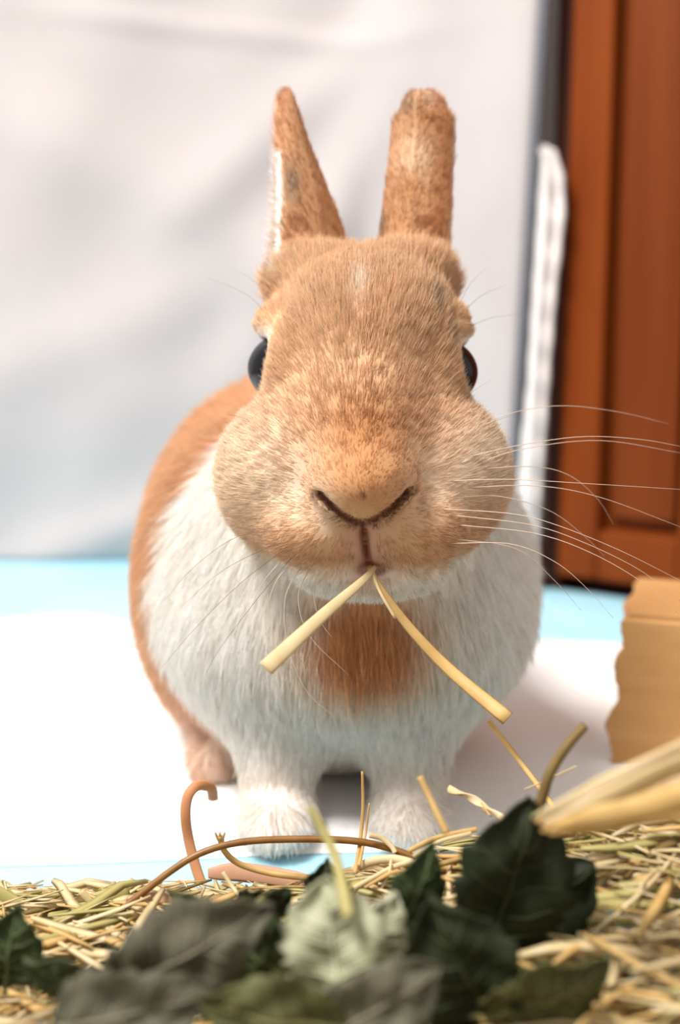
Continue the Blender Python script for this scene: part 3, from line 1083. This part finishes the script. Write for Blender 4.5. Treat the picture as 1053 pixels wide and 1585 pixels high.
# orange curl and pink husk by the paw
strand('dried_peel', [(330, 1238, .305), (326, 1220, .302), (306, 1216, .299), (291, 1232, .297), (287, 1262, .296), (292, 1300, .296), (303, 1342, .294), (312, 1368, .292)],
       M_orange, .0030, 'curled orange-brown dried peel standing beside the rabbit paw', 'peel', th=.0010, fold=.1, n=36)
strand('dried_husk', [(322, 1352, .285), (370, 1350, .284), (430, 1358, .282), (490, 1366, .278)], M_pinkish, .0052,
       'pinkish dried husk lying flat at the rabbit paws', 'husk', th=.0008, fold=.1, prof=lambda t: 1 - .5 * abs(2 * t - 1) ** 3)
# pale husks at the right
sheaf = empty('dried_husk', at(830, 1270, .20))
tag(sheaf, 'large pale frayed husk sloping up against the wooden block', 'husk')
hr = random.Random(5)
for k in range(15):
    t = k / 14
    e_y = 1128 + 125 * t + hr.uniform(-6, 6)
    y_n = .205 - .02 * hr.random()
    pts_ = [(828 + 20 * t + hr.uniform(-8, 14), 1264 + 26 * t + hr.uniform(-4, 4), y_n),
            (930, 1216 + 62 * t + hr.uniform(-6, 6), y_n - .004), (1010, 1174 + 92 * t + hr.uniform(-5, 5), y_n - .006), (1100, e_y, y_n - .010)]
    v, f = sweep(spline([at(*p_) for p_ in pts_], 22), hr.uniform(.0018, .0042), .0006, sides=8, fold=hr.uniform(.1, .4), twist=hr.uniform(-.9, .9),
                 profile=lambda t: min(1, .2 + 2.4 * t))
    mesh_obj('strip', v, f, (M_husk, M_straw_l, M_husk, M_straw, M_straw_l)[k % 5 if t < .75 else 3], sheaf)

# ---- dried leaves
def mat_leaf(name, a, b):
    return mat(name, a, 0.6, b, (120, 120, 120), 4, bump=0.5, bump_scale=260, spec=0.25, transl=0.12)


LM = {'dark': mat_leaf('leaf_dark_green', (44, 52, 28), (30, 36, 18)),
      'green': mat_leaf('leaf_green', (66, 80, 48), (48, 58, 34)),
      'pale': mat_leaf('leaf_pale_green', (186, 186, 158), (164, 168, 132)),
      'grey': mat_leaf('leaf_grey', (106, 102, 84), (84, 82, 66)),
      'olive': mat_leaf('leaf_olive', (96, 96, 56), (70, 70, 40))}
M_vein = {k: mat('vein_' + k, c, 0.6) for k, c in {'dark': (64, 70, 42), 'green': (92, 104, 66), 'pale': (186, 188, 156), 'grey': (124, 118, 98), 'olive': (120, 116, 72)}.items()}


def leaf(px, py, Y, length, width, roll, key, label, tilt=0.0, yaw=0.0, curl=.25, teeth=9, seed=0):
    """leaf standing towards the viewer; roll = direction of the tip (degrees, 90 = up)"""
    r = random.Random(seed)
    c = at(px, py, Y)
    base = empty('dried_leaf', c)
    tag(base, label, 'leaf')
    n, mcols = 55, 11
    X = np.array([math.cos(math.radians(roll)), 0, math.sin(math.radians(roll))])
    Z = np.array([0, -1.0, 0])
    Rm = Matrix.Rotation(math.radians(tilt), 3, 'X') @ Matrix.Rotation(math.radians(yaw), 3, 'Z')
    Rm = np.array(Rm)
    X, Z = Rm @ X, Rm @ Z
    S = np.cross(Z, X)
    ph = r.uniform(0, 6)

    def pt(t, u):
        w = width / 2 * (math.sin(math.pi * min(1, t ** .75)) ** .7 if 0 < t < 1 else 0)
        w *= (1 + .20 * ((t * teeth + ph) % 1) + .10 * math.sin(9 * t + ph)) if abs(u) > .8 else 1
        bend = -curl * length * (t - .5) ** 2 * 1.6
        cup = curl * .5 * w * (u * u) + .05 * width * math.sin(9 * t + 4 * u + ph) + .03 * width * math.sin(17 * t - 6 * u)
        return c + X * length * (t - .5) + S * w * u + Z * (bend + cup)
    verts = [pt(i / (n - 1), -1 + 2 * j / (mcols - 1)) for i in range(n) for j in range(mcols)]
    faces = [(i * mcols + j, (i + 1) * mcols + j, (i + 1) * mcols + j + 1, i * mcols + j + 1) for i in range(n - 1) for j in range(mcols - 1)]
    o = mesh_obj('blade', verts, faces, LM[key], base)
    so = o.modifiers.new('thick', 'SOLIDIFY'); so.thickness = .0004
    mid = np.array([pt(t, 0) + Z * .0003 for t in np.linspace(-.12, .97, 24)])
    v, f = sweep(mid, .0011, .0009, sides=6, profile=lambda t: 1.1 - .85 * t)
    rib = mesh_obj('midrib', v, f, M_vein[key], base)
    for k in range(1, 6):
        t0 = k / 7
        for s in (-1, 1):
            pa = np.array([pt(min(.96, t0 + .13 * a), s * .82 * a) + Z * .0002 for a in np.linspace(0, 1, 7)])
            v, f = sweep(pa, .0005, .0005, sides=4, profile=lambda t: 1 - .6 * t)
            sv = mesh_obj('side_vein', v, f, M_vein[key])
            sv.parent = rib
    return base


leaf(792, 1372, .203, .035, .0245, 76, 'dark', 'largest dark green dried leaf with upright tip beside olive stem', 4, 10, .2, 6, 1)
leaf(838, 1400, .212, .027, .020, 40, 'dark', 'dark leaf partly behind the largest dark green leaf, under frayed husk', 0, -15, .2, 6, 2)
leaf(638, 1398, .200, .024, .0115, 66, 'green', 'narrow green dried leaf leaning between pale leaf and largest dark leaf', 5, 15, .25, 5, 3)
leaf(514, 1452, .186, .021, .0180, 96, 'pale', 'pale grey-green leaf crossed by the blurred yellowish blade', -22, -6, .2, 7, 4)
leaf(585, 1452, .190, .017, .0115, 65, 'pale', 'small pale leaf tucked beside narrow green dried leaf', -10, 8, .2, 6, 5)
leaf(410, 1404, .215, .0125, .0105, 25, 'dark', 'small dark leaf below the pinkish husk', 15, 0, .3, 5, 6)
leaf(506, 1366, .222, .0085, .0090, 90, 'dark', 'tiny dark leaf peeping above the pale grey-green leaf', 10, 0, .5, 5, 7)
leaf(322, 1408, .205, .018, .0070, 168, 'olive', 'small curled olive leaf over the blue pad border', 20, 0, .5, 6, 8)
leaf(290, 1478, .182, .034, .0170, 28, 'grey', 'wide olive-grey dried leaf beneath the small curled olive leaf', -14, 0, .2, 7, 9)
leaf(395, 1478, .192, .020, .0150, 140, 'green', 'green-grey dried leaf between wide olive-grey leaf and pale leaf', 0, 10, .2, 7, 10)
leaf(14, 1475, .205, .019, .0130, 78, 'green', 'green dried leaf at the foot of broad bent hay blade', 5, 0, .3, 6, 11)
leaf(112, 1518, .195, .020, .0120, 165, 'green', 'flat green leaf under foot of the brown arching stem', 25, 0, .3, 6, 12)
leaf(722, 1510, .184, .030, .0215, 118, 'dark', 'broad dark leaf below the largest dark green leaf', 6, -10, .25, 7, 13)
leaf(590, 1560, .172, .024, .0140, 30, 'grey', 'olive-grey leaf below the small pale leaf', -15, 0, .25, 7, 14)
leaf(200, 1570, .172, .028, .0150, 12, 'grey', 'olive-grey leaf below the flat green leaf', -15, 0, .25, 7, 15)
leaf(420, 1580, .170, .026, .0140, 170, 'olive', 'olive leaf beneath the pale grey-green leaf', -10, 0, .25, 7, 17)
leaf(850, 1545, .180, .026, .0160, 35, 'olive', 'olive leaf beside the broad dark leaf in the hay', 20, 0, .25, 7, 16)
